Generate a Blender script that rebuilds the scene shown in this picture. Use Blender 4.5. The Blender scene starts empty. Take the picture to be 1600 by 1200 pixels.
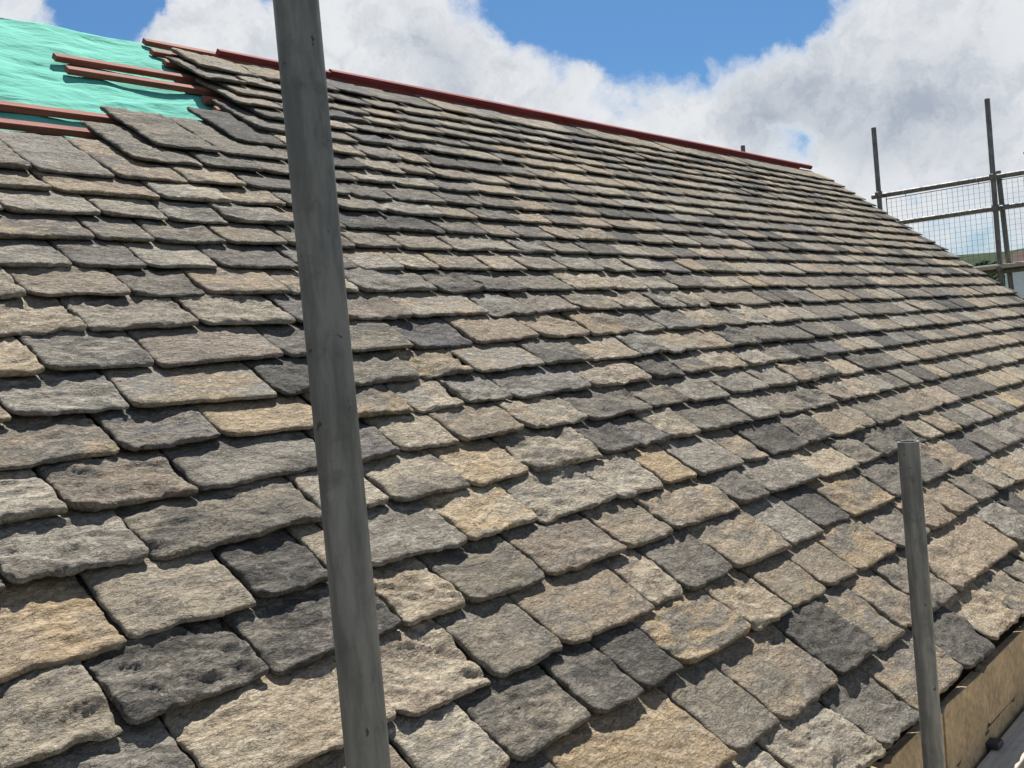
import bpy, math, random
import numpy as np
from mathutils import Vector, Matrix

# ------------------------------------------------------------------ scene, camera, world, sun
sc = bpy.context.scene
COL = sc.collection
GZ = 5.0                       # height of the camera above the ground (it stands on a scaffold deck)

cam_d = bpy.data.cameras.new("camera")
cam = bpy.data.objects.new("camera", cam_d)
COL.objects.link(cam)
rot = Matrix(((0.6456255494396136, 0.07820439854874768, -0.7596392051220274),
              (-0.7583472857535337, -0.05141069075947084, -0.6498202328843588),
              (-0.08987237674082722, 0.9956108742492032, 0.02611403790477696)))
cam.matrix_world = Matrix.Translation((0, 0, GZ)) @ rot.to_4x4()
cam_d.sensor_fit = 'HORIZONTAL'
cam_d.sensor_width = 36.0
cam_d.lens = 36.0 * 1594.21 / 1600.0
cam_d.clip_start = 0.02
cam_d.clip_end = 6000
sc.camera = cam

SUN = Vector((0.45, 0.36, 1.0)).normalized()
sun_el = math.asin(SUN.z)
sun_az = math.atan2(SUN.x, SUN.y)
sd = bpy.data.lights.new("sun", 'SUN')
sd.energy = 5.0
sd.angle = math.radians(0.5)
sd.color = (1.0, 0.955, 0.88)
so = bpy.data.objects.new("sun", sd)
COL.objects.link(so)
so.rotation_euler = SUN.to_track_quat('Z', 'Y').to_euler()
so.location = (0, 0, 30)

sc.view_settings.view_transform = 'Standard'
sc.view_settings.look = 'None'
sc.view_settings.exposure = 1.05
sc.view_settings.gamma = 1.0
sc.view_settings.use_curve_mapping = False
sc.cycles.max_bounces = 6
sc.cycles.use_denoising = True


class NT:
    """small helper for building node trees"""
    def __init__(self, tree):
        self.t = tree
        self.n = tree.nodes
        self.l = tree.links

    def node(self, typ, **kw):
        n = self.n.new(typ)
        for k, v in kw.items():
            setattr(n, k, v)
        return n

    def put(self, sock, v):
        if v is None:
            return
        if isinstance(v, bpy.types.NodeSocket):
            self.l.new(v, sock)
        else:
            if isinstance(v, (tuple, list)) and len(v) == 3 and sock.type == 'RGBA':
                v = (*v, 1)
            sock.default_value = v

    def math(self, op, a, b=None, c=None, clamp=False):
        n = self.node('ShaderNodeMath', operation=op, use_clamp=clamp)
        for i, v in enumerate((a, b, c)):
            self.put(n.inputs[i], v)
        return n.outputs[0]

    def vmath(self, op, a, b=None, out=0):
        n = self.node('ShaderNodeVectorMath', operation=op)
        self.put(n.inputs[0], a)
        self.put(n.inputs[1], b)
        return n.outputs[out]

    def noise(self, vec, scale, detail=4, rough=0.55, dist=0.0, out='Fac'):
        n = self.node('ShaderNodeTexNoise')
        self.put(n.inputs['Vector'], vec)
        n.inputs['Scale'].default_value = scale
        n.inputs['Detail'].default_value = detail
        n.inputs['Roughness'].default_value = rough
        n.inputs['Distortion'].default_value = dist
        return n.outputs[out]

    def ramp(self, fac, lo, hi, a=0.0, b=1.0):
        n = self.node('ShaderNodeMapRange', interpolation_type='SMOOTHSTEP')
        self.put(n.inputs[0], fac)
        n.inputs[1].default_value = lo
        n.inputs[2].default_value = hi
        n.inputs[3].default_value = a
        n.inputs[4].default_value = b
        return n.outputs[0]

    def mix(self, fac, a, b, blend='MIX'):
        n = self.node('ShaderNodeMix', data_type='RGBA', blend_type=blend)
        self.put(n.inputs[0], fac)
        self.put(n.inputs[6], a)
        self.put(n.inputs[7], b)
        return n.outputs[2]


world = bpy.data.worlds.new("World")
sc.world = world
world.use_nodes = True
W = NT(world.node_tree)
W.n.clear()
sky = W.node('ShaderNodeTexSky', sky_type='NISHITA', sun_disc=False)
sky.sun_elevation = sun_el
sky.sun_rotation = sun_az
sky.air_density = 1.0
sky.dust_density = 0.6
sky.ozone_density = 1.6
gen = W.node('ShaderNodeTexCoord').outputs['Generated']
warp = W.noise(gen, 7.0, 7, 0.62, out='Color')
wdir = W.vmath('ADD', gen, W.vmath('SCALE', W.vmath('SUBTRACT', warp, (0.5, 0.5, 0.5)), None))
wdir.node.inputs[1]  # second operand is the scaled offset
sc_node = [n for n in W.n if n.type == 'VECT_MATH' and n.operation == 'SCALE'][0]
sc_node.inputs['Scale'].default_value = 0.13


def lobe(vec, d, r):
    dist = W.vmath('DISTANCE', vec, d, out=1)
    q = W.math('DIVIDE', dist, r)
    q = W.math('MULTIPLY', q, q)
    return W.math('EXPONENT', W.math('MULTIPLY', q, -1.0))


def total(vec, items):
    acc = None
    for d, r, a in items:
        v = W.math('MULTIPLY', lobe(vec, d, r), a)
        acc = v if acc is None else W.math('ADD', acc, v)
    return acc


# where the cumulus banks open to blue sky, as directions from the ground
OPEN = [((0.787, 0.533, 0.311), 0.034, 0.95), ((0.802, 0.52, 0.292), 0.028, 0.7), ((0.825, 0.479, 0.3), 0.034, 0.9), ((0.852, 0.431, 0.298), 0.04, 1), ((0.875, 0.38, 0.299), 0.04, 0.9), ((0.745, 0.58, 0.33), 0.035, 0.8), ((0.815, 0.464, 0.348), 0.085, 1.1), ((0.761, 0.528, 0.375), 0.08, 0.8), ((0.855, 0.378, 0.354), 0.09, 0.8), ((0.898, 0.402, 0.178), 0.03, 0.75), ((0.821, 0.525, 0.225), 0.02, 0.38), ((0.954, 0.291, 0.075), 0.035, 0.24), ((0.966, 0.245, 0.083), 0.03, 0.2), ((0.944, 0.314, 0.098), 0.02, 0.3), ((0.474, 0.816, 0.331), 0.03, 0.9), ((0.498, 0.799, 0.338), 0.024, 0.7), ((0.447, 0.831, 0.332), 0.022, 0.6), ((0.47, 0.803, 0.366), 0.05, 0.8), ((0.573, 0.744, 0.344), 0.018, 0.6), ((0.64, 0.688, 0.342), 0.02, 0.5)]
BANK = [((0.509, 0.811, 0.287), 0.12, 0.15), ((0.668, 0.694, 0.271), 0.14, 0.16), ((0.807, 0.539, 0.242), 0.05, 0.2), ((0.79, 0.565, 0.239), 0.14, 0.1), ((0.883, 0.416, 0.217), 0.16, 0.12), ((0.942, 0.266, 0.207), 0.18, 0.12), ((0.407, 0.851, 0.332), 0.035, 0.4), ((0.551, 0.769, 0.323), 0.045, 0.5), ((0.662, 0.681, 0.314), 0.05, 0.4), ((0.598, 0.742, 0.302), 0.09, 0.25), ((0.708, 0.647, 0.283), 0.1, 0.25), ((0.907, 0.366, 0.209), 0.13, 0.35), ((0.935, 0.262, 0.238), 0.12, 0.35), ((0.947, 0.302, 0.114), 0.1, 0.3)]
GREY = [((0.884, 0.417, 0.212), 0.04, 0.7), ((0.907, 0.373, 0.196), 0.04, 0.6), ((0.94, 0.295, 0.174), 0.04, 0.6), ((0.935, 0.324, 0.145), 0.035, 0.6), ((0.913, 0.344, 0.222), 0.05, 0.4), ((0.943, 0.255, 0.215), 0.05, 0.35), ((0.921, 0.359, 0.151), 0.03, 0.4), ((0.703, 0.652, 0.284), 0.035, 0.8), ((0.959, 0.244, 0.143), 0.04, 0.5), ((0.881, 0.43, 0.2), 0.03, 0.5), ((0.775, 0.584, 0.242), 0.03, 0.35), ((0.68, 0.668, 0.302), 0.03, 0.4)]
big = W.noise(gen, 2.3, 8, 0.60)
fine = W.noise(wdir, 9.0, 10, 0.62)
cov = W.math('ADD', W.math('MULTIPLY_ADD', big, 1.3, -0.03), W.math('MULTIPLY_ADD', fine, 1.5, -0.75))
sep = W.node('ShaderNodeSeparateXYZ')
W.put(sep.inputs[0], gen)
cov = W.math('SUBTRACT', cov, W.ramp(sep.outputs[2], 0.34, 0.70, 0.0, 0.22))
cov = W.math('ADD', cov, total(wdir, BANK))
cov = W.math('SUBTRACT', cov, total(wdir, OPEN))
mask = W.ramp(cov, 0.34, 0.90)
lump = W.noise(W.vmath('ADD', wdir, (0.013, 0.009, 0.03)), 14.0, 10, 0.66)
dark = W.math('ADD', W.math('MULTIPLY', total(wdir, GREY), 0.55), W.ramp(lump, 0.42, 0.66, 0.0, 0.42))
dark = W.math('MULTIPLY', dark, W.ramp(cov, 0.62, 0.95), clamp=True)
cloud = W.mix(dark, (0.390, 0.400, 0.412), (0.180, 0.206, 0.248))
blue = W.vmath('MULTIPLY', sky.outputs[0], (0.0205, 0.0336, 0.0450))
out = W.mix(mask, blue, cloud)
bg = W.node('ShaderNodeBackground')
W.put(bg.inputs[0], out)
bg.inputs[1].default_value = 1.0
W.l.new(bg.outputs[0], W.node('ShaderNodeOutputWorld').inputs[0])

# ------------------------------------------------------------------ helpers
H = 1.45                                   # distance of the camera from the plane of the roof
TH = 0.683786671657595                     # pitch of the roof
CT, ST = math.cos(TH), math.sin(TH)
rng = random.Random(11)


def RP(a, b, n):
    """a metres along the eaves, b metres up the slope, n metres out of the slope -> world"""
    return Vector((a, H * ST + b * CT - n * ST, GZ - H * CT + b * ST + n * CT))


LOC = {}


def place(o, parent, loc):
    COL.objects.link(o)
    LOC[o.name] = Vector(loc)
    if parent is not None:
        o.parent = parent
        o.location = Vector(loc) - LOC[parent.name]
    else:
        o.location = loc
    return o


def mesh_np(name, V, Q, smooth=True, T=None):
    """mesh from vertex array, quad array and optional triangle array"""
    me = bpy.data.meshes.new(name)
    V = np.asarray(V, dtype=np.float32)
    Q = np.asarray(Q, dtype=np.int32).reshape(-1, 4)
    T = np.zeros((0, 3), np.int32) if T is None else np.asarray(T, dtype=np.int32).reshape(-1, 3)
    me.vertices.add(len(V))
    me.vertices.foreach_set('co', V.ravel())
    idx = np.concatenate([Q.ravel(), T.ravel()])
    me.loops.add(len(idx))
    me.loops.foreach_set('vertex_index', idx)
    start = np.concatenate([np.arange(len(Q)) * 4, len(Q) * 4 + np.arange(len(T)) * 3])
    me.polygons.add(len(start))
    me.polygons.foreach_set('loop_start', start.astype(np.int32))
    me.polygons.foreach_set('use_smooth', np.full(len(start), smooth))
    me.update(calc_edges=True)
    return me


class MB:
    """collects simple solids into one mesh"""
    def __init__(self):
        self.v = []
        self.f = []
        self.smooth = []

    def add(self, vs, fs, smooth=False):
        k = len(self.v)
        self.v += [tuple(p) for p in vs]
        self.f += [tuple(i + k for i in f) for f in fs]
        self.smooth += [smooth] * len(fs)

    def box(self, c, s, M=None, bev=0.0):
        x, y, z = s[0] / 2, s[1] / 2, s[2] / 2
        b = min(bev, x * .8, y * .8, z * .8)
        pts = []
        if b <= 0:
            pts = [Vector((i * x, j * y, k * z)) for k in (-1, 1) for j in (-1, 1) for i in (-1, 1)]
            fs = [(0, 2, 3, 1), (4, 5, 7, 6), (0, 1, 5, 4), (2, 6, 7, 3), (0, 4, 6, 2), (1, 3, 7, 5)]
        else:
            def ring(dx, dy, z0, cut):
                X, Y = x - dx, y - dy
                return [Vector(p) for p in ((-X + cut, -Y, z0), (X - cut, -Y, z0), (X, -Y + cut, z0), (X, Y - cut, z0),
                                            (X - cut, Y, z0), (-X + cut, Y, z0), (-X, Y - cut, z0), (-X, -Y + cut, z0))]
            R = [ring(b, b, -z, b * .5), ring(0, 0, -z + b, b), ring(0, 0, z - b, b), ring(b, b, z, b * .5)]
            pts = [p for r in R for p in r]
            fs = [tuple(range(7, -1, -1)), tuple(24 + i for i in range(8))]
            for r in range(3):
                for i in range(8):
                    j = (i + 1) % 8
                    fs.append((r * 8 + i, r * 8 + j, (r + 1) * 8 + j, (r + 1) * 8 + i))
        if M is not None:
            pts = [M @ p for p in pts]
        c = Vector(c)
        self.add([p + c for p in pts], fs)
        return self

    def tube(self, p, q, r, seg=16, hollow=0.0, ends=True):
        p, q = Vector(p), Vector(q)
        d = (q - p).normalized()
        a = d.orthogonal().normalized()
        b = d.cross(a)
        vs = []
        for c in (p, q):
            vs += [c + (a * math.cos(2 * math.pi * i / seg) + b * math.sin(2 * math.pi * i / seg)) * r for i in range(seg)]
        fs = [(i, (i + 1) % seg, seg + (i + 1) % seg, seg + i) for i in range(seg)]
        self.add(vs, fs, True)
        if hollow > 0:
            ri = r - hollow
            for c, s in ((p, 1), (q, -1)):
                vs = []
                for rr, off in ((r, 0), (ri, 0), (ri, 0.12)):
                    vs += [c + d * off * s + (a * math.cos(2 * math.pi * i / seg) + b * math.sin(2 * math.pi * i / seg)) * rr for i in range(seg)]
                fs = []
                for k in range(2):
                    for i in range(seg):
                        j = (i + 1) % seg
                        f = (k * seg + i, (k + 1) * seg + i, (k + 1) * seg + j, k * seg + j)
                        fs.append(f if s > 0 else f[::-1])
                fs.append(tuple(2 * seg + i for i in range(seg)))
                self.add(vs, fs)
        elif ends:
            self.add(vs[:seg], [tuple(range(seg))[::-1]])
            self.add(vs[seg:], [tuple(range(seg))])
        return self

    def build(self, name, mat, parent=None, loc=(0, 0, 0), kind=None):
        me = bpy.data.meshes.new(name)
        L = Vector(loc)
        me.from_pydata([Vector(p) - L for p in self.v], [], self.f)
        me.polygons.foreach_set('use_smooth', self.smooth)
        me.materials.append(mat)
        me.update()
        o = bpy.data.objects.new(name, me)
        place(o, parent, loc)
        if kind:
            o['kind'] = kind
        return o


def tag(o, label=None, cat=None, group=None, kind=None):
    if label:
        o['label'] = label
    if cat:
        o['category'] = cat
    if group:
        o['group'] = group
    if kind:
        o['kind'] = kind
    return o


def empty(name, loc):
    o = bpy.data.objects.new(name, None)
    o.empty_display_size = 0.2
    return place(o, None, loc)


# ---- value noise in numpy
def vn(x, y, seed):
    ix = np.floor(x).astype(np.int64)
    iy = np.floor(y).astype(np.int64)
    fx, fy = x - ix, y - iy
    fx = fx * fx * fx * (fx * (fx * 6 - 15) + 10)
    fy = fy * fy * fy * (fy * (fy * 6 - 15) + 10)

    def hsh(a, b):
        h = (a * 374761393 + b * 668265263 + seed * 974634777) & 0xffffffff
        h = ((h ^ (h >> 13)) * 1274126177) & 0xffffffff
        h = h ^ (h >> 16)
        return (h & 0xffff) / 32767.5 - 1.0
    a = hsh(ix, iy) * (1 - fx) + hsh(ix + 1, iy) * fx
    b = hsh(ix, iy + 1) * (1 - fx) + hsh(ix + 1, iy + 1) * fx
    return a * (1 - fy) + b * fy


def fbm(x, y, seed, octv=3, gain=0.5):
    s, a, f = 0, 1.0, 1.0
    for k in range(octv):
        s = s + a * vn(x * f + 17.3 * k, y * f - 9.1 * k, seed + k)
        a *= gain
        f *= 2.03
    return s


# ------------------------------------------------------------------ materials
def new_mat(name):
    m = bpy.data.materials.new(name)
    m.use_nodes = True
    t = NT(m.node_tree)
    t.n.clear()
    b = t.node('ShaderNodeBsdfPrincipled')
    o = t.node('ShaderNodeOutputMaterial')
    t.l.new(b.outputs[0], o.inputs[0])
    return m, t, b


def bump(t, b, h, strength, dist, prev=None):
    n = t.node('ShaderNodeBump')
    n.inputs['Strength'].default_value = strength
    n.inputs['Distance'].default_value = dist
    t.put(n.inputs['Height'], h)
    if prev is not None:
        t.l.new(prev, n.inputs['Normal'])
    t.l.new(n.outputs[0], b.inputs['Normal'])
    return n.outputs[0]


def mat_tiles():
    m, t, b = new_mat('riven_stone_tile')
    pos = t.node('ShaderNodeNewGeometry').outputs['Position']
    off = t.node('ShaderNodeAttribute', attribute_name='tile_shift').outputs['Vector']
    c1 = t.node('ShaderNodeAttribute', attribute_name='tile_col').outputs['Color']
    c2 = t.node('ShaderNodeAttribute', attribute_name='tile_alt').outputs['Color']
    mp = t.node('ShaderNodeMapping')
    mp.vector_type = 'TEXTURE'
    t.put(mp.inputs['Vector'], pos)
    mp.inputs['Rotation'].default_value = (TH, 0, 0)
    p = t.vmath('ADD', mp.outputs[0], off)
    ps = t.vmath('MULTIPLY', p, (1.0, 1.9, 1.0))
    patch = t.noise(ps, 5.5, 6, 0.66, 0.9)
    col = t.mix(t.ramp(patch, 0.44, 0.60), c1, c2)
    blot = t.noise(ps, 26, 5, 0.65, 0.3)
    col = t.mix(t.ramp(blot, 0.42, 0.66, 0.0, 0.55), col, c2)
    grain = t.noise(ps, 95, 5, 0.7)
    v = t.math('ADD', t.ramp(grain, 0.3, 0.7, 0.72, 1.27), t.ramp(blot, 0.3, 0.7, -0.14, 0.16))
    vv = t.node('ShaderNodeCombineXYZ')
    for i in range(3):
        t.put(vv.inputs[i], v)
    col = t.mix(1.0, col, vv.outputs[0], 'MULTIPLY')
    # lichen: pale and mustard spots, and scattered near-black pits
    li = t.noise(p, 38, 3, 0.5, 1.0)
    col = t.mix(t.ramp(li, 0.66, 0.74, 0.0, 0.45), col, (0.33, 0.33, 0.30))
    ye = t.noise(t.vmath('ADD', p, (3.1, 7.7, 1.2)), 22, 4, 0.6)
    col = t.mix(t.ramp(ye, 0.66, 0.76, 0.0, 0.45), col, (0.30, 0.26, 0.12))
    pit = t.noise(t.vmath('ADD', ps, (9.1, 2.7, 5.2)), 44, 4, 0.65, 0.5)
    col = t.mix(t.ramp(pit, 0.57, 0.72, 0.0, 0.65), col, (0.05, 0.045, 0.04))
    t.put(b.inputs['Base Color'], col)
    b.inputs['Roughness'].default_value = 0.88
    b.inputs['Specular IOR Level'].default_value = 0.10
    riv = t.noise(ps, 24, 6, 0.60, 0.35)
    rough_m = t.ramp(t.noise(p, 6.0, 3, 0.5), 0.36, 0.62, 0.25, 1.0)
    riv = t.math('MULTIPLY', riv, rough_m)
    cr = t.math('ABSOLUTE', t.math('SUBTRACT', t.noise(t.vmath('ADD', ps, (5.5, 1.7, 8.8)), 13, 5, 0.62, 0.5), 0.5))
    cr = t.math('MULTIPLY', t.ramp(cr, 0.0, 0.022, 0.0, 0.16), t.ramp(blot, 0.40, 0.56))
    riv = t.math('ADD', riv, cr)
    n1 = bump(t, b, riv, 1.0, 0.019)
    n2 = bump(t, b, t.noise(ps, 80, 5, 0.7, 0.2), 0.75, 0.006, n1)
    bump(t, b, t.noise(p, 260, 3, 0.7), 0.4, 0.001, n2)
    return m


def mat_simple(name, col, rough=0.8, metal=0.0, var=0.25, scale=8.0, bstr=0.3, bdist=0.002, bscale=None, stretch=(1, 1, 1), alt=None):
    m, t, b = new_mat(name)
    pos = t.node('ShaderNodeNewGeometry').outputs['Position']
    p = t.vmath('MULTIPLY', pos, stretch)
    n = t.noise(p, scale, 6, 0.62, 0.3)
    alt = alt or tuple(c * (1 - var) for c in col)
    c = t.mix(t.ramp(n, 0.38, 0.64), col, alt)
    f = t.noise(p, scale * 6.3, 4, 0.65)
    v = t.ramp(f, 0.3, 0.7, 1 - var * .6, 1 + var * .6)
    vv = t.node('ShaderNodeCombineXYZ')
    for i in range(3):
        t.put(vv.inputs[i], v)
    c = t.mix(1.0, c, vv.outputs[0], 'MULTIPLY')
    t.put(b.inputs['Base Color'], c)
    b.inputs['Roughness'].default_value = rough
    b.inputs['Specular IOR Level'].default_value = 0.5 if rough < .6 else 0.08
    b.inputs['Metallic'].default_value = metal
    bump(t, b, t.noise(p, bscale or scale * 4, 5, 0.65), bstr, bdist)
    return m


def mat_steel():
    m, t, b = new_mat('weathered_galvanised_steel')
    pos = t.node('ShaderNodeNewGeometry').outputs['Position']
    st = t.vmath('MULTIPLY', pos, (1.0, 1.0, 0.16))
    n = t.noise(st, 55, 6, 0.62, 0.2)
    c = t.mix(t.ramp(n, 0.36, 0.66), (0.118, 0.118, 0.110), (0.205, 0.204, 0.190))
    bl = t.noise(pos, 22, 5, 0.65, 0.4)
    c = t.mix(t.ramp(bl, 0.54, 0.72, 0, 0.45), c, (0.072, 0.076, 0.074))
    sp = t.noise(pos, 60, 3, 0.55)
    c = t.mix(t.ramp(sp, 0.67, 0.73, 0, 0.8), c, (0.02, 0.018, 0.016))
    ru = t.noise(t.vmath('MULTIPLY', pos, (1, 1, 0.4)), 14, 5, 0.7)
    c = t.mix(t.ramp(ru, 0.60, 0.78, 0, 0.5), c, (0.09, 0.065, 0.04))
    spl = t.noise(t.vmath('ADD', pos, (4.2, 1.1, 0.7)), 34, 5, 0.7)
    c = t.mix(t.ramp(spl, 0.66, 0.72, 0, 0.45), c, (0.26, 0.25, 0.22))
    t.put(b.inputs['Base Color'], c)
    b.inputs['Metallic'].default_value = 0.25
    t.put(b.inputs['Roughness'], t.ramp(bl, 0.3, 0.7, 0.50, 0.75))
    bump(t, b, t.noise(pos, 130, 5, 0.7), 0.25, 0.0008)
    return m


def mat_wood(name, col, alt, dirt=(0.1, 0.09, 0.08), axis=(0.05, 1, 1)):
    m, t, b = new_mat(name)
    pos = t.node('ShaderNodeNewGeometry').outputs['Position']
    p = t.vmath('MULTIPLY', pos, axis)
    g = t.noise(p, 90, 5, 0.6, 0.6)
    c = t.mix(t.ramp(g, 0.35, 0.65), col, alt)
    d = t.noise(pos, 9, 5, 0.65)
    c = t.mix(t.ramp(d, 0.52, 0.75, 0, 0.6), c, dirt)
    t.put(b.inputs['Base Color'], c)
    b.inputs['Roughness'].default_value = 0.82
    b.inputs['Specular IOR Level'].default_value = 0.15
    bump(t, b, g, 0.4, 0.0015)
    return m


M_TILE = mat_tiles()
M_STEEL = mat_steel()
M_BATTEN = mat_wood('treated_red_batten', (0.28, 0.105, 0.075), (0.20, 0.068, 0.050), (0.11, 0.05, 0.036))
M_RIDGE = mat_wood('maroon_stained_batten', (0.24, 0.055, 0.055), (0.17, 0.035, 0.040), (0.12, 0.045, 0.042))
M_BOARD = mat_wood('weathered_scaffold_board', (0.50, 0.45, 0.37), (0.40, 0.35, 0.28), (0.22, 0.20, 0.17))
M_BARGE = mat_wood('grey_barge_board', (0.10, 0.095, 0.09), (0.07, 0.065, 0.06))
M_WALL = mat_simple('ochre_sandstone', (0.40, 0.30, 0.18), 0.92, var=0.35, scale=7, bstr=0.7, bdist=0.006, alt=(0.30, 0.23, 0.145))
M_MORTAR = mat_simple('lime_mortar', (0.27, 0.20, 0.12), 0.95, var=0.3, scale=12, bstr=0.6, bdist=0.004)
M_DECK = mat_simple('roof_sarking', (0.10, 0.08, 0.06), 0.9)
M_IRON = mat_simple('black_painted_iron', (0.03, 0.03, 0.032), 0.55, var=0.3, scale=20)
M_WIRE = mat_simple('green_coated_wire', (0.08, 0.15, 0.16), 0.5, var=0.2, scale=20)
M_RENDER = mat_simple('white_render', (0.84, 0.84, 0.82), 0.9, var=0.08, scale=3, bstr=0.3)
M_REDROOF = mat_simple('red_brown_roof', (0.065, 0.040, 0.032), 0.9, var=0.35, scale=4, bstr=0.5, bdist=0.02)
M_GLASS = mat_simple('dark_window_glass', (0.03, 0.035, 0.04), 0.08, var=0.1, bstr=0.0)
M_PAINTW = mat_simple('white_window_paint', (0.75, 0.75, 0.73), 0.5, var=0.08)


def mat_membrane():
    m, t, b = new_mat('mint_breather_membrane')
    pos = t.node('ShaderNodeNewGeometry').outputs['Position']
    n = t.noise(t.vmath('MULTIPLY', pos, (0.6, 1, 1)), 5, 5, 0.6, 0.4)
    c = t.mix(t.ramp(n, 0.38, 0.66), (0.120, 0.415, 0.335), (0.095, 0.355, 0.285))
    d = t.noise(pos, 16, 5, 0.7)
    c = t.mix(t.ramp(d, 0.60, 0.80, 0, 0.35), c, (0.13, 0.28, 0.22))
    t.put(b.inputs['Base Color'], c)
    b.inputs['Roughness'].default_value = 0.9
    b.inputs['Specular IOR Level'].default_value = 0.1
    w = t.noise(t.vmath('MULTIPLY', pos, (0.45, 1, 1)), 20, 4, 0.55, 0.8)
    wb = bump(t, b, w, 0.7, 0.014)
    bump(t, b, t.noise(t.vmath('MULTIPLY', pos, (0.7, 1, 1)), 70, 4, 0.6, 1.5), 0.5, 0.003, wb)
    return m


M_MEMB = mat_membrane()

# ------------------------------------------------------------------ ground and far country (structure)
def mat_land():
    m, t, b = new_mat('grass_and_fields')
    pos = t.node('ShaderNodeNewGeometry').outputs['Position']
    n = t.noise(pos, 0.012, 5, 0.6)
    c = t.mix(t.ramp(n, 0.40, 0.60), (0.038, 0.056, 0.036), (0.058, 0.062, 0.040))
    f = t.noise(pos, 0.12, 6, 0.65)
    c = t.mix(t.ramp(f, 0.45, 0.70, 0, 0.7), c, (0.028, 0.045, 0.028))
    g = t.noise(pos, 3.0, 5, 0.7)
    c = t.mix(t.ramp(g, 0.40, 0.70, 0, 0.4), c, (0.06, 0.055, 0.035))
    t.put(b.inputs['Base Color'], c)
    b.inputs['Roughness'].default_value = 1.0
    b.inputs['Specular IOR Level'].default_value = 0.0
    bump(t, b, f, 0.6, 1.0)
    return m


M_LAND = mat_land()
g = MB()
g.add([(-3000, -3000, 0), (3500, -3000, 0), (3500, 3000, 0), (-3000, 3000, 0)], [(0, 1, 2, 3)])
g.build('ground', M_LAND, kind='structure')

# a long hill across the valley
nx, ny = 60, 160
xs = np.linspace(420, 2400, nx)
ys = np.linspace(-2200, 2600, ny)
XX, YY = np.meshgrid(xs, ys, indexing='ij')
ramp_ = np.clip((XX - 420) / 800, 0, 1)
ramp_ = ramp_ * ramp_ * (3 - 2 * ramp_)
along = 74 + 9 * np.sin(YY / 300 - 0.6) + 12 * fbm(YY / 420 + 3, XX / 900, 5, 3)
ZZ = ramp_ * along + 4 * ramp_ * fbm(XX / 90, YY / 90, 9, 3) - 1.0
VV = np.stack([XX, YY, ZZ], -1).reshape(-1, 3)
ii, jj = np.meshgrid(np.arange(nx - 1), np.arange(ny - 1), indexing='ij')
q0 = (ii * ny + jj).ravel()
me = mesh_np('hill', VV, np.stack([q0, q0 + ny, q0 + ny + 1, q0 + 1], -1))
me.materials.append(M_LAND)
o = bpy.data.objects.new('hill', me)
place(o, None, (0, 0, 0))
o['kind'] = 'structure'


def hill_z(x, y):
    i = int(round((x - 420) / (2400 - 420) * (nx - 1)))
    j = int(round((y + 2200) / 4800 * (ny - 1)))
    i = min(max(i, 0), nx - 1)
    j = min(max(j, 0), ny - 1)
    return float(ZZ[i, j])


M_WOOD = mat_simple('woodland_leaves', (0.040, 0.062, 0.030), 0.95, var=0.4, scale=0.09, bstr=0.5, bdist=0.5)
ico_v = []
ph = (1 + 5 ** 0.5) / 2
for a in (-1, 1):
    for c in (-ph, ph):
        ico_v += [(0, a, c), (a, c, 0), (c, 0, a)]
ico = [Vector(v).normalized() for v in ico_v]
ico_f = []
for i in range(12):
    for j in range(i + 1, 12):
        for k in range(j + 1, 12):
            if all((ico[p] - ico[q]).length < 1.1 for p, q in ((i, j), (j, k), (i, k))):
                nrm = (ico[j] - ico[i]).cross(ico[k] - ico[i])
                ico_f.append((i, j, k) if nrm.dot(ico[i]) > 0 else (i, k, j))


def clumps(name, spots, mat):
    m = MB()
    for (x, y, z, r) in spots:
        for q in range(5):
            s = r * rng.uniform(.45, .75)
            c = Vector((x + rng.uniform(-.5, .5) * r, y + rng.uniform(-.5, .5) * r, z + rng.uniform(.3, 1.0) * r))
            vs = [c + Vector((p.x, p.y, p.z * .9)) * s * rng.uniform(.75, 1.2) for p in ico]
            m.add(vs, ico_f)
    return m.build(name, mat, kind='stuff')


spots = []
for i in range(1500):
    x = rng.uniform(520, 1010)
    y = x * rng.uniform(0.15, 0.52)
    if vn(np.array([x / 150.0]), np.array([y / 110.0]), 3)[0] > -0.15:
        spots.append((x, y, hill_z(x, y), rng.uniform(2.5, 5.5)))
tag(clumps('far_woodland', spots, M_WOOD), 'dark green woodland covering the hillside behind the mesh guard')

# ------------------------------------------------------------------ the white house beyond the gable
hb = empty('white_house', (43, 5.4, 0))
tag(hb, 'white rendered house with a low red-brown roof beyond the gable scaffold', 'house')
HX0, HX1, HY0, HY1, HE = 40.0, 47.0, 0.5, 10.3, GZ + 1.76
w_ = MB().box(((HX0 + HX1) / 2, (HY0 + HY1) / 2, HE / 2), (HX1 - HX0, HY1 - HY0, HE))
wallh = w_.build('wall', M_RENDER, hb, (HX0, 5.4, 0))
for yy in (2.2, 5.0, 7.8):
    for zz in (1.5, 4.9):
        f = MB()
        for (dy, dz, sy, sz) in ((0, .62, 1.2, .08), (0, -.62, 1.2, .08), (-.56, 0, .08, 1.16), (.56, 0, .08, 1.16), (0, 0, .05, 1.16)):
            f.box((HX0 - .02, yy + dy, zz + dz), (.08, sy, sz))
        fo_ = f.build('window', M_PAINTW, hb, (HX0, yy, zz))
        MB().box((HX0 - .005, yy, zz), (.02, 1.05, 1.17)).build('pane', M_GLASS, fo_, (HX0, yy, zz))
r_ = MB()
ov = .25
zr = HE + .62
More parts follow.
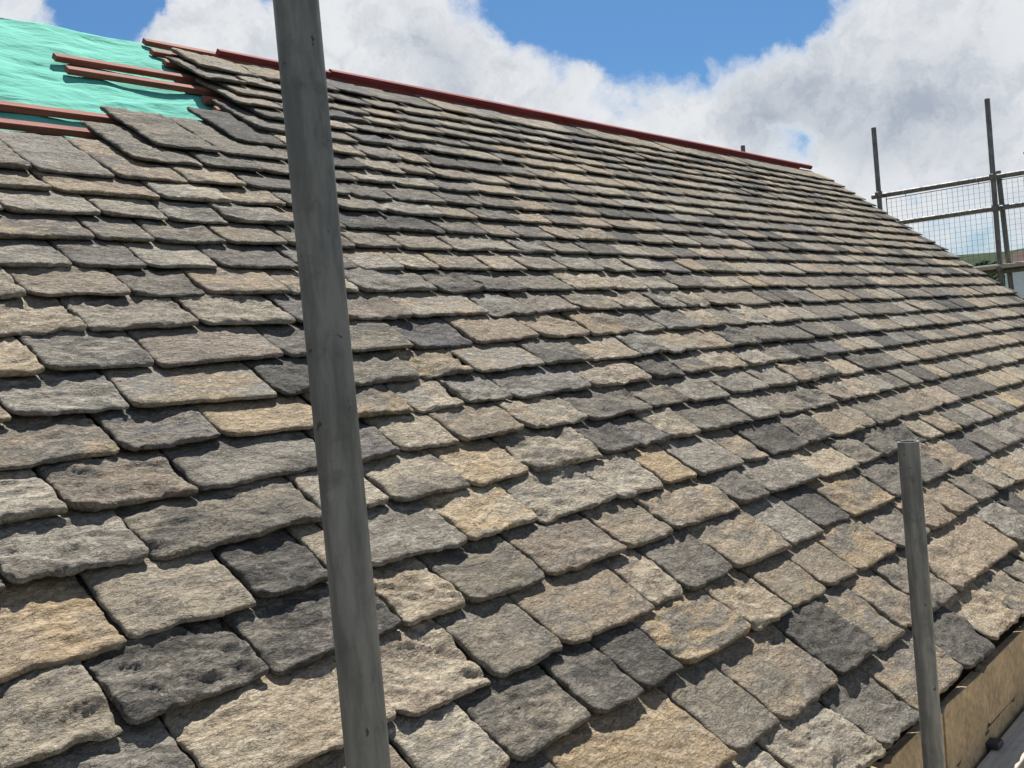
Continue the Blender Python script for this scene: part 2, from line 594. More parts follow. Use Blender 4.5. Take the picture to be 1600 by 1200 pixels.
for s in (0, 1):
    xa, xb = (HX0 - ov, (HX0 + HX1) / 2) if s == 0 else (HX1 + ov, (HX0 + HX1) / 2)
    r_.add([(xa, HY0 - ov, HE), (xb, HY0 - ov, zr), (xb, HY1 + ov, zr), (xa, HY1 + ov, HE),
            (xa, HY0 - ov, HE - .12), (xb, HY0 - ov, zr - .12), (xb, HY1 + ov, zr - .12), (xa, HY1 + ov, HE - .12)],
           [(0, 1, 2, 3), (7, 6, 5, 4), (0, 4, 5, 1), (3, 2, 6, 7), (0, 3, 7, 4)])
rh = r_.build('roof', M_REDROOF, hb, (HX0, 5.4, HE))
MB().box(((HX0 + HX1) / 2, 8.9, zr + .12), (.6, .9, .9)).build('chimney', M_REDROOF, rh, ((HX0 + HX1) / 2, 8.9, zr))

# ------------------------------------------------------------------ the stone building with the roof being tiled
bld = empty('stone_building', (4.5, 4.34, 0))
tag(bld, 'stone building whose long pitched roof is being re-covered in rough grey and buff stone tiles', 'building')
EY = H * (ST + .072 * CT)              # eaves line
EZ = GZ + H * (-CT + .072 * ST)
VERGE = 7.0 * H
U0 = -1.3 * H
RIDGE_B = 3.16 * H
APEX = RP(0, RIDGE_B, -0.095)
WY = EY + 0.014                        # face of the eaves wall

wl = MB()
wl.box(((U0 + VERGE) / 2 - .05, WY + .30, (EZ - .10) / 2), (VERGE - U0 - .3, .56, EZ - .10))
wall = wl.build('wall', M_MORTAR, bld, (4.0, WY, 0))
shapes = []
for k in range(5):
    sv = MB().box((0, 0, 0), (1, 1, 1), bev=0.06)
    for i, p in enumerate(sv.v):
        sv.v[i] = (p[0] * (1 + rng.uniform(-.02, .02)), p[1] * (1 + rng.uniform(-.10, .10)), p[2] * (1 + rng.uniform(-.05, .05)))
    shapes.append(sv)
z = EZ - .045
for rowi in range(6):
    hh = rng.uniform(.17, .22)
    x = U0 + .2 + rng.uniform(-.2, 0)
    while x < VERGE - .3:
        w = rng.uniform(.35, .62)
        w = min(w, VERGE - .2 - x)
        if w < .12:
            break
        if x + w > .8 and x < 7.5:
            sv = MB()
            s0 = rng.choice(shapes)
            sv.add([((p[0]) * (w - .005), p[1] * .03, p[2] * (hh - .005)) for p in s0.v], s0.f)
            c = (x + w / 2, WY + .006 + rng.uniform(-.0025, .0025), z - hh / 2)
            o = sv.build('stone', M_WALL, wall, (0, 0, 0))
            o.location = Vector(c) - LOC[wall.name]
        x += w
    z -= hh
# gable wall
gw = MB()
gx0, gx1 = VERGE - .48, VERGE - .10
ry = APEX.y
rz = APEX.z - .08
ry2 = 2 * ry - WY
ze = EZ - .14
gw.add([(gx0, WY + .6, 0), (gx0, ry2 - .02, 0), (gx0, ry2 - .02, ze), (gx0, ry, rz), (gx0, WY + .6, ze + .4),
        (gx1, WY + .03, 0), (gx1, ry2 - .02, 0), (gx1, ry2 - .02, ze), (gx1, ry, rz), (gx1, WY + .03, ze)],
       [(0, 4, 3, 2, 1), (5, 6, 7, 8, 9), (0, 5, 9, 4), (4, 9, 8, 3), (3, 8, 7, 2), (1, 2, 7, 6)])
gw.build('gable_wall', M_WALL, bld, (gx1, ry, 0))
bw = MB().box(((U0 + VERGE) / 2 - .1, ry2 - .3, ze / 2), (VERGE - U0 - .8, .5, ze))
bw.build('rear_wall', M_WALL, bld, (4, ry2, 0))

# roof deck: one slab per slope
rf = MB()
def slab(a0, a1, b0, b1, n0, n1, mirror=False):
    P = [RP(a, b, n) for n in (n0, n1) for (a, b) in ((a0, b0), (a1, b0), (a1, b1), (a0, b1))]
    if mirror:
        P = [Vector((p.x, 2 * APEX.y - p.y, p.z)) for p in P]
    F = [(0, 3, 2, 1), (4, 5, 6, 7), (0, 1, 5, 4), (1, 2, 6, 5), (2, 3, 7, 6), (3, 0, 4, 7)]
    rf.add(P, [f[::-1] for f in F] if mirror else F)
slab(U0, VERGE - .04, .115 * H, RIDGE_B - .02, -.17, -.135)
slab(U0, VERGE - .04, .115 * H, RIDGE_B - .02, -.17, -.135, True)
roof = rf.build('roof', M_DECK, bld, RP(0, .1 * H, 0))

# membrane
nu, nv = 260, 150
uu = np.linspace(-1.25, 2.75, nu) * H
vv = np.linspace(1.95 * H, RIDGE_B + .45, nv)
A, B = np.meshgrid(uu, vv, indexing='ij')
raft = np.abs(((A / .45) % 1.0) - .5) * 2
N = -.098 - .010 * (1 - raft ** 2) * 1.0 + .006 * fbm(A * 1.6, B * 7, 21, 3) + .004 * fbm(A * 5 + B * 3, B * 14, 31, 3)
crease = np.exp(-((B - (2.47 + .10 * np.sin(A * 2.2 + 1)) * 1.45 - .25) / .02) ** 2) * .006
N += crease + .005 * np.exp(-((B - 2.62 * 1.45 - .06 * A) / .018) ** 2)
over = np.maximum(B - RIDGE_B, 0)
Bc = np.minimum(B, RIDGE_B)
PX = A
PY = H * ST + Bc * CT - N * ST
PZ = GZ - H * CT + Bc * ST + N * CT
# over the ridge and down the other side
PY2 = 2 * APEX.y - (H * ST + (RIDGE_B - over) * CT - N * ST)
PZ2 = GZ - H * CT + (RIDGE_B - over) * ST + N * CT
blend = (over > 0)
PY = np.where(blend, np.maximum(PY2, APEX.y), np.minimum(PY, APEX.y))
PZ = np.where(blend, PZ2, PZ)
Vm = np.stack([PX, PY, PZ], -1).reshape(-1, 3)
ii, jj = np.meshgrid(np.arange(nu - 1), np.arange(nv - 1), indexing='ij')
q0 = (ii * nv + jj).ravel()
Lm = RP(0, 2.5 * H, -.1)
me = mesh_np('membrane', Vm - np.array(Lm), np.stack([q0, q0 + nv, q0 + nv + 1, q0 + 1], -1))
me.materials.append(M_MEMB)
memb = place(bpy.data.objects.new('underlay_membrane', me), roof, Lm)
tag(memb, 'mint green breather membrane creased over the untiled corner of the roof')

# battens: (start along the roof, distance up the slope) in units of H
SX = 1.0 / H
def batten(name, a0, a1, b, n_top, wid=.038, thk=.025, parent=roof, mat=M_BATTEN, label=None, skew=0.0):
    m = MB()
    segs = max(2, int((a1 - a0) / .5))
    ring = []
    e = .0025
    for i in range(segs + 1):
        a = a0 + (a1 - a0) * i / segs
        db = skew * (1 - i / segs) + .0015 * math.sin(a * 3 + b * 9)
        dn = .0012 * math.sin(a * 2.1 + b * 5)
        for (y, zz) in ((-wid / 2, -thk), (wid / 2, -thk), (wid / 2, -e), (wid / 2 - e, 0), (-wid / 2 + e, 0), (-wid / 2, -e)):
            ring.append(RP(a, b + y + db, n_top + zz + dn))
    fs = []
    for i in range(segs):
        for k in range(6):
            k2 = (k + 1) % 6
            fs.append((i * 6 + k, i * 6 + k2, (i + 1) * 6 + k2, (i + 1) * 6 + k)[::-1])
    fs.append(tuple(range(6)))
    fs.append(tuple(segs * 6 + k for k in range(6))[::-1])
    m.add(ring, fs)
    o = m.build(name, mat, parent, RP(a0, b, n_top))
    if label:
        o['label'] = label
    return o

for (u, v, sk) in ((-1.2, 2.352, 0), (-1.2, 2.458, 0), (1.52, 2.492, 0), (1.87, 2.63, 0), (1.87, 2.70, 0), (1.463, 2.768, .004), (1.463, 2.860, -.01),
                   (1.875, 2.965, 0), (1.87, 3.045, 0), (1.89, 3.135, 0)):
    batten('batten', u * H, VERGE - .06, v * H, -.066, skew=sk)
batten('ridge_batten', 2.62 * H, VERGE - .02, 3.065 * H, -.001, .034, .037, mat=M_RIDGE)
batten('ridge_batten', 2.12 * H, 2.615 * H, 3.062 * H, -.010, .030, .032, mat=M_RIDGE)
# barge board along the low part of the verge
m = MB()
P = [RP(a, b, n) for n in (-.19, -.05) for (a, b) in ((VERGE + .02, .05 * H), (VERGE + .045, .05 * H), (VERGE + .045, 3.10 * H), (VERGE + .02, 3.10 * H))]
P[6].z -= .03
P[7].z -= .03
m.add(P, [(0, 3, 2, 1), (4, 5, 6, 7), (0, 1, 5, 4), (1, 2, 6, 5), (2, 3, 7, 6), (3, 0, 4, 7)])
m.build('barge_board', M_BARGE, roof, RP(VERGE, .05 * H, 0))
# iron gutter brackets on the eaves wall
for bx, bz in ((3.30, -1.335), (4.35, -1.335)):
    m = MB()
    m.box((bx, WY - .022, GZ + bz), (.055, .05, .018), bev=.003)
    m.box((bx, WY - .004, GZ + bz + .012), (.04, .008, .05))
    m.build('gutter_bracket', M_IRON, wall, (bx, WY, GZ + bz))

# ------------------------------------------------------------------ the stone tiles
# per course: class of the tile left of the first joint, then (joint, class of the tile right of it); units of H
ROWS = {
    0: ('b', [(1.708, 'G'), (1.891, 't'), (2.179, 'G'), (2.389, 'b'), (2.613, 'g')]),
    1: ('g', [(1.077, 'y'), (1.384, 'n'), (1.545, 't'), (1.79, 'G'), (1.983, 't'), (2.12, 'g'), (2.284, 'g'), (2.484, 't'), (2.765, 'p'), (3.024, 'g')]),
    2: ('t', [(0.874, 'l'), (1.01, 'G'), (1.2, 'D'), (1.328, 'D'), (1.453, 'y'), (1.701, 't'), (1.867, 't'), (2.04, 'p'), (2.202, 'y'), (2.458, 'g'), (2.69, 'p'), (2.907, 't'), (3.126, 'g')]),
    3: ('l', [(0.625, 't'), (0.903, 'p'), (1.088, 'n'), (1.258, 't'), (1.524, 'p'), (1.643, 'G'), (1.832, 't'), (2.082, 'g'), (2.259, 'G'), (2.431, 'y'), (2.731, 'g')]),
    4: ('b', [(0.573, 'D'), (0.781, 'D'), (1.019, 't'), (1.157, 'n'), (1.359, 'p'), (1.598, 't'), (1.778, 'g'), (2.064, 'G'), (2.221, 'g'), (2.513, 'b'), (2.76, 'g'), (2.933, 'g')]),
    5: ('y', [(0.635, 'b'), (0.829, 'D'), (0.975, 'b'), (1.03, 'g'), (1.264, 'y'), (1.466, 'b'), (1.719, 'l'), (1.902, 'y'), (2.045, 'g'), (2.272, 't'), (2.408, 'G'), (2.643, 'G'), (2.821, 't'), (3.036, 'b'), (3.15, 'G')]),
    6: ('g', [(0.734, 'n'), (1.04, 'l'), (1.187, 'b'), (1.383, 'y'), (1.569, 'b'), (1.82, 'G'), (1.965, 'P'), (2.091, 'n'), (2.241, 'G'), (2.528, 'g'), (2.688, 'g'), (2.902, 'l')]),
    7: ('l', [(0.667, 'p'), (0.869, 'l'), (1.155, 'P'), (1.302, 'n'), (1.463, 't'), (1.671, 'l'), (1.893, 'g'), (2.165, 'G'), (2.356, 'g')]),
    8: ('g', [(0.8, 'P'), (0.984, 'y'), (1.213, 'y'), (1.429, 'l'), (1.575, 'g'), (1.731, 'l'), (2.038, 'p'), (2.315, 'D'), (2.489, 'G')]),
    9: ('p', [(0.671, 'g'), (0.867, 'l'), (1.155, 'G'), (1.321, 'g'), (1.532, 'y'), (1.701, 'l'), (1.953, 'G'), (2.156, 'b'), (2.379, 'l'), (2.524, 'l')]),
    10: ('y', [(0.77, 'g'), (0.967, 'p'), (1.245, 'g'), (1.39, 'G'), (1.599, 'P'), (1.795, 't'), (2.053, 't'), (2.274, 'y'), (2.498, 'g'), (2.657, 'l')]),
    11: ('t', [(0.892, 'b'), (1.119, 'b'), (1.348, 'P'), (1.47, 'p'), (1.692, 'l'), (1.969, 'l'), (2.145, 'p'), (2.359, 'g')]),
    12: ('b', [(0.832, 'p'), (1.036, 'n'), (1.198, 'p'), (1.405, 'g'), (1.513, 'l'), (1.608, 'l'), (1.876, 'G'), (2.051, 'g')]),
    13: ('g', [(0.964, 'g'), (1.118, 'b'), (1.29, 'g'), (1.505, 'l')]),
    14: ('g', [(1.059, 'g'), (1.194, 'G'), (1.368, 't')]),
    15: ('l', [(0.913, 'b'), (1.119, 'b'), (1.279, 'g'), (1.431, 'g')]),
    16: ('t', [(1.054, 'p'), (1.308, 'l'), (1.501, 'g')]),
    17: ('p', []),
}

VT = [.072, .206, .365, .491, .624, .742, .866, .981, 1.09, 1.188, 1.297, 1.413, 1.523, 1.63, 1.722, 1.82, 1.92,
      2.012, 2.108, 2.20, 2.295, 2.40, 2.495, 2.58, 2.665, 2.75, 2.84]
START = {18: 1.332, 19: 1.438, 20: 1.745, 21: 1.885, 22: 1.96, 23: 1.915, 24: 1.96, 25: 1.89, 26: 1.935}
CLS = {'D': (.105, .102, .096), 'G': (.155, .146, .130), 'g': (.220, .204, .176), 'P': (.165, .157, .162),
       'n': (.262, .236, .190), 't': (.350, .292, .215), 'b': (.405, .360, .282), 'y': (.415, .325, .210),
       'l': (.320, .302, .262), 'p': (.320, .268, .214)}
ALT = {'D': 'Gg', 'G': 'gnD', 'g': 'lnGt', 'P': 'Gg', 'n': 'gtGb', 't': 'npbg', 'b': 'tlgn', 'y': 'tbg', 'l': 'gbGt', 'p': 'gtnb'}
MEAN = np.array((.262, .238, .196))
CLS = {k: tuple(float(q) for q in (np.array(v)) * np.array((.745, .722, .700))) for k, v in CLS.items()}
POOL = 'gggggGGGGDDttttbbbbllllllpppppnnnnnPPy'
TRND = random.Random(5)


def tile_geo(w, L, vis, t, slope, res, seed, rnd, far):
    """top surface, ragged edge; origin at the middle of the tail, x along, y up the slope, z out"""
    def marks(n0, n1, fine, end):
        base = [n0, n0 + .003, n0 + .009] if fine else [n0, n0 + .008]
        k = max(2, int(round((n1 - n0) / res)))
        mid = list(np.linspace(n0 + (.016 if fine else .02), n1 - (.016 if end else 0), k))
        tail = ([n1 - .009, n1 - .003, n1] if fine else [n1 - .008, n1]) if end else []
        return np.array(base + mid + tail)
    sx = marks(0, w, not far, True) / w
    sy = marks(0, min(vis, L - .02), not far, False)
    sy = np.append(sy, L)
    S, Y = np.meshgrid(sx, sy, indexing='ij')
    RL, RR = rnd.uniform(.016, .050), rnd.uniform(.006, .026)
    RL, RR = min(RL, w * .2), min(RR, w * .2)

    def inset(r, R):
        q = np.clip(1 - r / R, 0, 1)
        return R - R * np.sqrt(np.maximum(1 - q * q, 0))
    edge = .6 if far or getattr(rnd, 'flat', False) or rnd.random() < .25 else 1.1
    amp = .0030 * edge
    lf = inset(Y, RL) + amp * fbm(Y * 28, Y * 0 + seed * .37, seed, 3) + rnd.uniform(-.006, .006) * Y / L
    rt = w - inset(Y, RR) + amp * fbm(Y * 28, Y * 0 - seed * .53, seed + 7, 3) + rnd.uniform(-.006, .006) * Y / L
    X = lf + (rt - lf) * S
    bot = edge * (.0042 * fbm(X * 17, X * 0 + seed * .71, seed + 3, 4, .62) + .006 * np.clip(vn(X * 21, X * 0 + seed * .31, seed + 77) - .45, 0, 1)) + rnd.uniform(-.03, .03) * (X - w / 2)
    Yp = Y + bot * np.clip(1 - Y / L, 0, 1)
    # relief
    ang = rnd.uniform(-.55, .55)
    ca, sa = math.cos(ang), math.sin(ang)
    xr, yr = X * ca + Y * sa, -X * sa + Y * ca
    A = (.6 if getattr(rnd, 'flat', False) else 1) * rnd.choice((.4, .65, .85, 1.0, 1.15, 1.35))
    if far:
        Z = A * .0026 * fbm(X * 9, Y * 14, seed + 11, 2)
    else:
        big = fbm(X * 8, Y * 11, seed + 11, 2)
        wx = .2 * fbm(X * 14, Y * 14, seed + 15, 2)
        r1 = 1 - np.abs(fbm(xr * 10 + wx, yr * 27 + wx * 2, seed + 19, 3, .5)) * 2
        r2 = fbm(xr * 60, yr * 95, seed + 29, 2)
        sq = fbm(xr * 6 + 3, yr * 14, seed + 41, 3, .5) * 2.6
        step = (np.floor(sq) + np.clip((sq - np.floor(sq)) * 6, 0, 1)) / 2.6
        Z = A * (.0034 * big + .0034 * r1 + .0008 * r2 + .0056 * step)
    dx = np.minimum(X - lf, rt - X)
    dy = Yp - bot
    d = np.minimum(dx, dy)
    rb = .007
    Z = Z - .0048 * np.clip(1 - d / rb, 0, 1) ** 2
    Z = Z - slope * Y
    nx_, ny_ = S.shape
    V = np.stack([X - w / 2, Yp, Z], -1)
    idx = np.arange(nx_ * ny_).reshape(nx_, ny_)
    Q = np.stack([idx[:-1, :-1], idx[1:, :-1], idx[1:, 1:], idx[:-1, 1:]], -1).reshape(-1, 4)
    # skirt round the rim
    loop = np.concatenate([idx[:, 0], idx[-1, 1:], idx[-2::-1, -1], idx[0, -2:0:-1]])
    Vf = V.reshape(-1, 3)
    rim = Vf[loop]
    cen = np.array([0, L / 2, 0])
    out = rim - cen
    out[:, 2] = 0
    out /= np.linalg.norm(out, axis=1, keepdims=True)
    par = np.arange(len(loop)) * .37
    m1 = rim + out * (.0015 + .0022 * vn(par, par * 0 + .5, seed + 51))[:, None]
    m1[:, 2] = rim[:, 2] * .65 + (-slope * rim[:, 1] - t) * .35
    m2 = rim - out * (.008 + .003 * vn(par, par * 0 + 3.5, seed + 61))[:, None]
    m2[:, 2] = -slope * rim[:, 1] - t
    n0 = len(Vf)
    k = len(loop)
    r = np.arange(k)
    r2_ = (r + 1) % k
    Q1 = np.stack([loop[r2_], loop[r], n0 + r, n0 + r2_], -1)
    Q2 = np.stack([n0 + r2_, n0 + r, n0 + k + r, n0 + k + r2_], -1)
    return np.concatenate([Vf, m1, m2]), np.concatenate([Q, Q1, Q2])


camp = Vector((0, 0, GZ))
rinv = rot.transposed()


def screen(P):
    d = rinv @ (P - camp)
    if d.z > -.05:
        return None
    return (800 + 1594.2 * d.x / -d.z, 600 - 1594.2 * d.y / -d.z, -d.z)


tiles = []
prev = []
VT = [v + (.012 if i >= 14 else 0) for i, v in enumerate(VT)]
for k in range(len(VT)):
    v0 = VT[k]
    e = (VT[k + 1] - v0) if k + 1 < len(VT) else .09
    Lt = {0: .30, 1: .32, 2: .30, 3: .29, 4: .28, 5: .27, 6: .265}.get(k, .258)
    Lt = {17: .270, 18: .287, 19: .305, 20: .28, 21: .275}.get(k, Lt)
    if k == 26:
        Lt = .20
    if k == 25:
        Lt = .24
    left, js = ROWS.get(k, (None, []))
    if k == 17:
        js = [(1.244, 'g'), (1.430, 'b'), (1.61, 'g'), (1.80, 'l')]
        left = 'l'
    if k == 18:
        js = [(1.332, 'g'), (1.535, 'G'), (1.72, 'n')]
        left = None
    if k == 19:
        js = [(1.438, 'G'), (1.640, 'n'), (1.85, 'g')]
    edges = []
    wr = (.125, .27) if k < 12 else (.12, .24)
    if js:
        for i in range(len(js) - 1):
            edges.append((js[i][0], js[i + 1][0], js[i][1]))
        x = js[-1][0]
        c = js[-1][1]
        if left:
            xl = js[0][0]
            cl = left
            while xl > -1.0:
                w = TRND.uniform(.16, .29)
                edges.insert(0, (xl - w, xl, cl))
                xl -= w
                cl = TRND.choice(POOL)
    else:
        x = START[k] if k in START else -1.0
        c = TRND.choice('gnlGg')
    end = 7.0 + (TRND.uniform(-.013, .013))
    while x < end:
        w = TRND.triangular(wr[0], wr[1], .18)
        for tr in range(6):
            if all(abs(x + w - p) > .035 for p in prev):
                break
            w = TRND.triangular(wr[0], wr[1], .18)
        if end - x - w < .10:
            w = end - x
        edges.append((x, x + w, c))
        x += w
        c = TRND.choice(POOL)
    prev = [b for a, b, c in edges]
    for (a, b, c) in edges:
        tiles.append((k, v0, e, Lt, a, b, c))

geo = []
for n, (k, v0, e, Lt, a, b, c) in enumerate(tiles):
    rnd = random.Random(1000 + n)
    t = rnd.uniform(.015, .022) if k < 9 else rnd.uniform(.013, .019)
    gap = rnd.uniform(.004, .013)
    w = (b - a) * H - gap
    jit = rnd.uniform(-.006, .006)
    cu = (a + b) / 2 * H
    P = RP(cu, v0 * H + jit, 0)
    s = screen(P)
    vis_len = e * H + .035
    up = START.get(k + 1)
    if (up is not None and a < up + .02) or k == 26:
        vis_len = Lt * H - .02
    dep = s[2] if s else 3.0
    inframe = s is not None and -150 < s[0] < 1750 and -60 < s[1] < 1330
    area = 0
    if inframe:
        area = (w * 1594 / s[2]) * (e * H * 1594 / s[2]) * max(.05, H / (P - camp).length)
        cx_ = min(max(s[0], 0), 1600)
        cy_ = min(max(s[1], 0), 1200)
        out_d = math.hypot(s[0] - cx_, s[1] - cy_)
        if out_d > 60:
            area *= .05
    res = min(max(.0036 * dep, .0042), .03) if inframe else .03
    far = dep > 5.2 or not inframe
    if k >= 13:
        rnd.flat = True
    V, Q = tile_geo(w, Lt * H, vis_len, t, (.0235 if k < 9 else .0215) / (e * H), res, n * 13 + 5, rnd, far)
    # small settling tilts
    V = V.copy()
    V[:, 2] += V[:, 0] * rnd.uniform(-.012, .012) + rnd.uniform(-.003, .004)
    yaw = rnd.uniform(-.010, .010)
    x0, y0 = V[:, 0].copy(), V[:, 1].copy()
    V[:, 0] = x0 - yaw * y0
    V[:, 1] = y0 + yaw * x0
    base = CLS[c]
    al = CLS[rnd.choice(ALT[c])]
    g = rnd.uniform(.90, 1.12) * (1.0 if k < 8 else .95 if k < 14 else .92)  # upper courses toned down: their larger share of shadow put into the colour
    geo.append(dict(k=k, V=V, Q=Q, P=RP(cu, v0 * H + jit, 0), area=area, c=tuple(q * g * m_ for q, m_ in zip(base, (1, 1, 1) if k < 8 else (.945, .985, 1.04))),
                    alt=tuple(q for q, p in zip(al, base)),
                    sh=(rnd.uniform(-20, 20), rnd.uniform(-20, 20), rnd.uniform(-20, 20))))


def paint(me, cols, alts, shs):
    for nm, arr in (('tile_col', cols), ('tile_alt', alts)):
        at = me.attributes.new(nm, 'FLOAT_COLOR', 'POINT')
        at.data.foreach_set('color', np.concatenate([arr, np.ones((len(arr), 1))], 1).astype(np.float32).ravel())
    at = me.attributes.new('tile_shift', 'FLOAT_VECTOR', 'POINT')
    at.data.foreach_set('vector', shs.astype(np.float32).ravel())


geo.sort(key=lambda q: -q['area'])
single = geo[:300]
rest = geo[300:]
for q in single:
    me = mesh_np('tile', q['V'], q['Q'])
    me.materials.append(M_TILE)
    n = len(q['V'])
    paint(me, np.tile(q['c'], (n, 1)), np.tile(q['alt'], (n, 1)), np.tile(q['sh'], (n, 1)))
    o = place(bpy.data.objects.new('tile', me), roof, q['P'])
    o.rotation_euler = (TH, 0, 0)
Rm = np.array([[1, 0, 0], [0, CT, -ST], [0, ST, CT]])
Vs, Qs, C1, C2, C3 = [], [], [], [], []
off = 0
L0 = RP(5, 2 * H, 0)
for q in rest:
    V = q['V'] @ Rm.T + np.array(q['P'] - L0)
    Vs.append(V)
    Qs.append(q['Q'] + off)
    off += len(V)
    n = len(V)
    C1.append(np.tile(q['c'], (n, 1)))
    C2.append(np.tile(q['alt'], (n, 1)))
    C3.append(np.tile(q['sh'], (n, 1)))
me = mesh_np('far_tiles', np.concatenate(Vs), np.concatenate(Qs))
me.materials.append(M_TILE)
paint(me, np.concatenate(C1), np.concatenate(C2), np.concatenate(C3))
o = place(bpy.data.objects.new('tile_courses', me), roof, L0)
o['kind'] = 'stuff'
o['label'] = 'farther courses of stone tiles towards the ridge and gable'
print('tiles', len(geo), 'single', len(single), 'verts', off + sum(len(q['V']) for q in single), 'rest', off)

# ------------------------------------------------------------------ scaffold round the building
R0 = .02415


def pole(name, x, y, z0, z1, label, group, couplers=(), cat='scaffold pole', seg=24, lean=(0, 0)):
    root = empty(name, (x, y, 0))
    tag(root, label, cat, group)
    m = MB()
    m.tube((x - lean[0] * z1 * 0, y, z0), (x + lean[0], y + lean[1], z1), R0, seg, hollow=.0035)
    m.build('tube', M_STEEL, root, (x, y, z0))
    p = MB().box((x, y, z0 - .004), (.15, .15, .008), bev=.003)
    p.build('base_plate', M_STEEL, root, (x, y, z0))
    for (z, dx, dy) in couplers:
        c = MB()
        c.tube((x, y, z - .03), (x, y, z + .03), .034, 14)
        d = Vector((dx, dy, 0)).normalized()
        c.tube(Vector((x, y, z)) + d * .03, Vector((x, y, z)) + d * .075, .012, 8)
        c.tube(Vector((x, y, z)) + d * .05, Vector((x, y, z)) + d * .066, .019, 6)
        c.box(Vector((x, y, z)) - d * .034, (.045, .045, .05), bev=.006)
        c.build('coupler', M_STEEL, root, (x, y, z))
    return root


gE = 'upright scaffold poles along the eaves'
gG = 'upright scaffold poles beyond the gable'
pole('scaffold_pole', .709, .86, .01, GZ + 2.9, 'nearest tall grey steel scaffold pole crossing the whole roof', gE, [(GZ - 1.47, 0, -1)], seg=64)
pole('scaffold_pole', 2.405, .857, .01, GZ - .28, 'short grey scaffold pole ending in an open top in front of the eaves', gE, [(GZ - 1.47, 0, -1)], seg=48)
pole('scaffold_pole', 10.5, 2.74, .01, GZ + 2.04, 'dark scaffold pole where both guard rails cross, right of the roof end', gG, [(GZ + 1.30, 1, 0), (GZ + 1.0, 1, 0), (GZ + .42, 1, 0)])
pole('scaffold_pole', 10.5, 3.835, .01, GZ + 2.0, 'thin dark scaffold pole rising at the end of the guard rail beside the roof verge', gG, [(GZ + 1.32, 1, 0)])
pole('scaffold_pole', 10.5, 5.3, .01, GZ + 2.115, 'scaffold pole with only its tip showing behind the ridge', gG)
pole('scaffold_pole', 10.5, 2.385, .01, GZ + 1.75, 'scaffold pole at the frame edge with one clamp sticking out', gG, [(GZ + 1.47, 0, 1)])


def bar(name, p, q, label, cat, group=None, r=R0):
    m = MB().tube(p, q, r, 16, hollow=.0035)
    o = m.build(name, M_STEEL, None, p)
    tag(o, label, cat, group)
    return o


gx = 10.56
bar('guard_rail', (gx, -1.2, GZ + 1.27), (gx, 3.93, GZ + 1.312), 'upper steel guard rail above the wire mesh beyond the gable', 'guard rail', 'guard rails of the gable scaffold')
bar('guard_rail', (gx, -1.2, GZ + .985), (gx, 3.93, GZ + 1.01), 'lower steel guard rail running across the wire mesh beyond the gable', 'guard rail', 'guard rails of the gable scaffold')
bar('ledger_tube', (gx, -1.2, GZ + .36), (gx, 3.2, GZ + .405), 'dark horizontal tube under the gable scaffold board', 'scaffold tube')
bar('brace_tube', (10.62, 2.722, GZ + 1.36), (10.62, 2.66, GZ - .6), 'steel brace tube leaning against the pole where the rails cross', 'scaffold tube')
b_ = MB()
b_.box((10.56, 1.1, GZ + .442), (.225, 4.0, .038), bev=.004)
tag(b_.build('scaffold_board', M_BOARD, None, (10.56, 1.1, GZ + .442)), 'pale timber board lying on the dark tube beyond the gable', 'scaffold board')

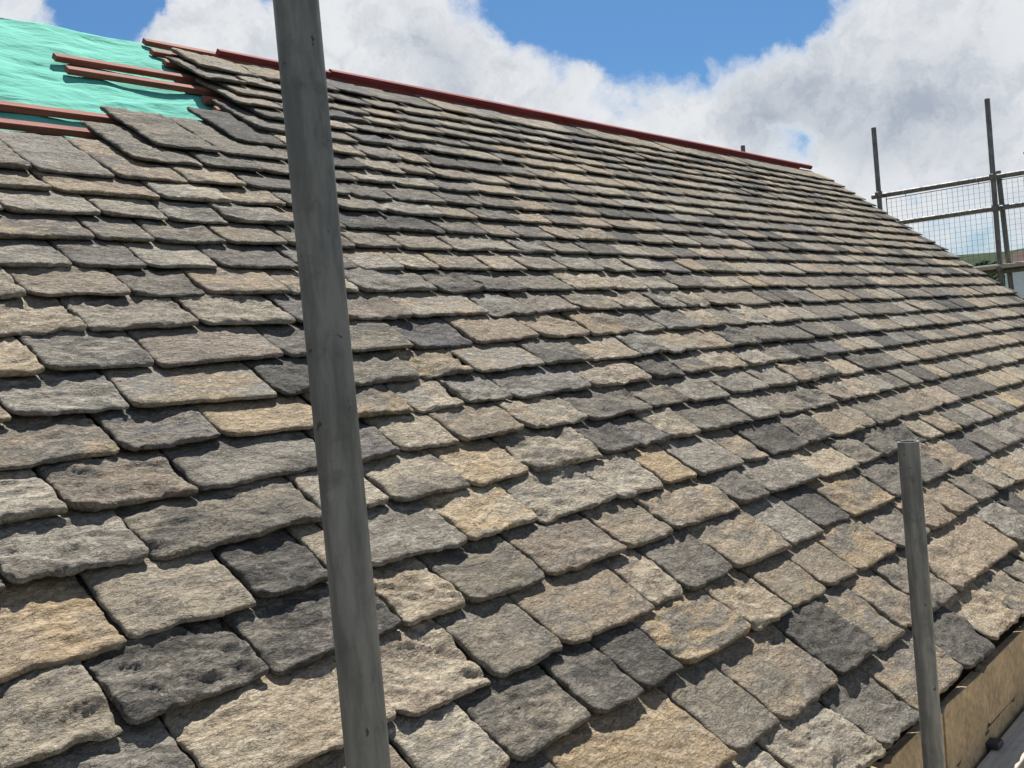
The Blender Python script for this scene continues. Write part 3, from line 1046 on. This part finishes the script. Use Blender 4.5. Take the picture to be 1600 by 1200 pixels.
# wire mesh guard hung between the rails
mg = empty('mesh_guard', (10.60, 2.4, GZ + .45))
tag(mg, 'green wire mesh guard hanging from the upper rail beyond the gable', 'mesh guard')
wm = MB()
xg = 10.595
def wire(p, q, r=.0018):
    p, q = Vector(p), Vector(q)
    d = (q - p).normalized()
    a = d.orthogonal().normalized()
    b = d.cross(a)
    vs = []
    for c in (p, q):
        vs += [c + a * r, c + b * r, c - a * r, c - b * r]
    wm.add(vs, [(0, 1, 5, 4), (1, 2, 6, 5), (2, 3, 7, 6), (3, 0, 4, 7)])
y = 1.0
while y < 3.80:
    wire((xg, y, GZ + .48), (xg, y, GZ + 1.265))
    y += .05
z = GZ + .48
while z < GZ + 1.27:
    wire((xg + .003, 1.0, z), (xg + .003, 3.80, z), .0011)
    z += .05
wm.build('wire_mesh', M_WIRE, mg, (xg, 2.4, GZ + .45))
fm = MB()
for yy in (1.0, 2.4, 3.8):
    fm.tube((xg + .006, yy, GZ + .46), (xg + .006, yy, GZ + 1.29), .005, 8)
for zz in (.47, 1.272):
    fm.tube((xg + .006, 1.0, GZ + zz), (xg + .006, 3.8, GZ + zz), .005, 8)
fm.build('frame', M_WIRE, mg, (xg, 2.4, GZ + .45))
for yy in (1.3, 2.1, 2.9, 3.6):
    hk = MB().tube((xg + .004, yy, GZ + 1.27), (xg - .03, yy, GZ + 1.33), .004, 8).tube((xg - .03, yy, GZ + 1.33), (xg - .065, yy, GZ + 1.30), .004, 8)
    hk.build('hook', M_WIRE, mg, (xg, yy, GZ + 1.27))

# working deck under the eaves
DZ = GZ - 1.345
gb = 'scaffold boards of the deck below the eaves'
for (yc, wd) in ((.940, .100), (.715, .222), (.485, .222), (.255, .222), (.025, .222), (-.205, .222)):
    for i in range(3):
        x0 = -2.2 + 3.9 * i + (0.0 if wd > .2 else .4)
        m = MB().box((x0 + 1.95, yc, DZ - .019 + rng.uniform(-.002, .002)), (3.885, wd, .038), bev=.003)
        o = m.build('scaffold_board', M_BOARD, None, (x0 + 1.95, yc, DZ - .019))
        if wd < .2:
            lab = ['narrow pale board against the wall below the near end of the roof', 'narrow sunlit board between the wall and the short pole', 'narrow pale board against the wall below the far end of the roof'][i]
            tag(o, lab, 'scaffold board', 'narrow scaffold boards against the wall')
        else:
            tag(o, 'pale scaffold board of the working deck outside the wall', 'scaffold board', gb)
for i, xx in enumerate((-1.5, .77, 2.47, 4.2, 5.9, 7.6)):
    bar('transom_tube', (xx, -.45, DZ - .064), (xx, 1.00, DZ - .064), 'steel tube carrying the deck boards below the eaves', 'scaffold tube', 'tubes under the deck')
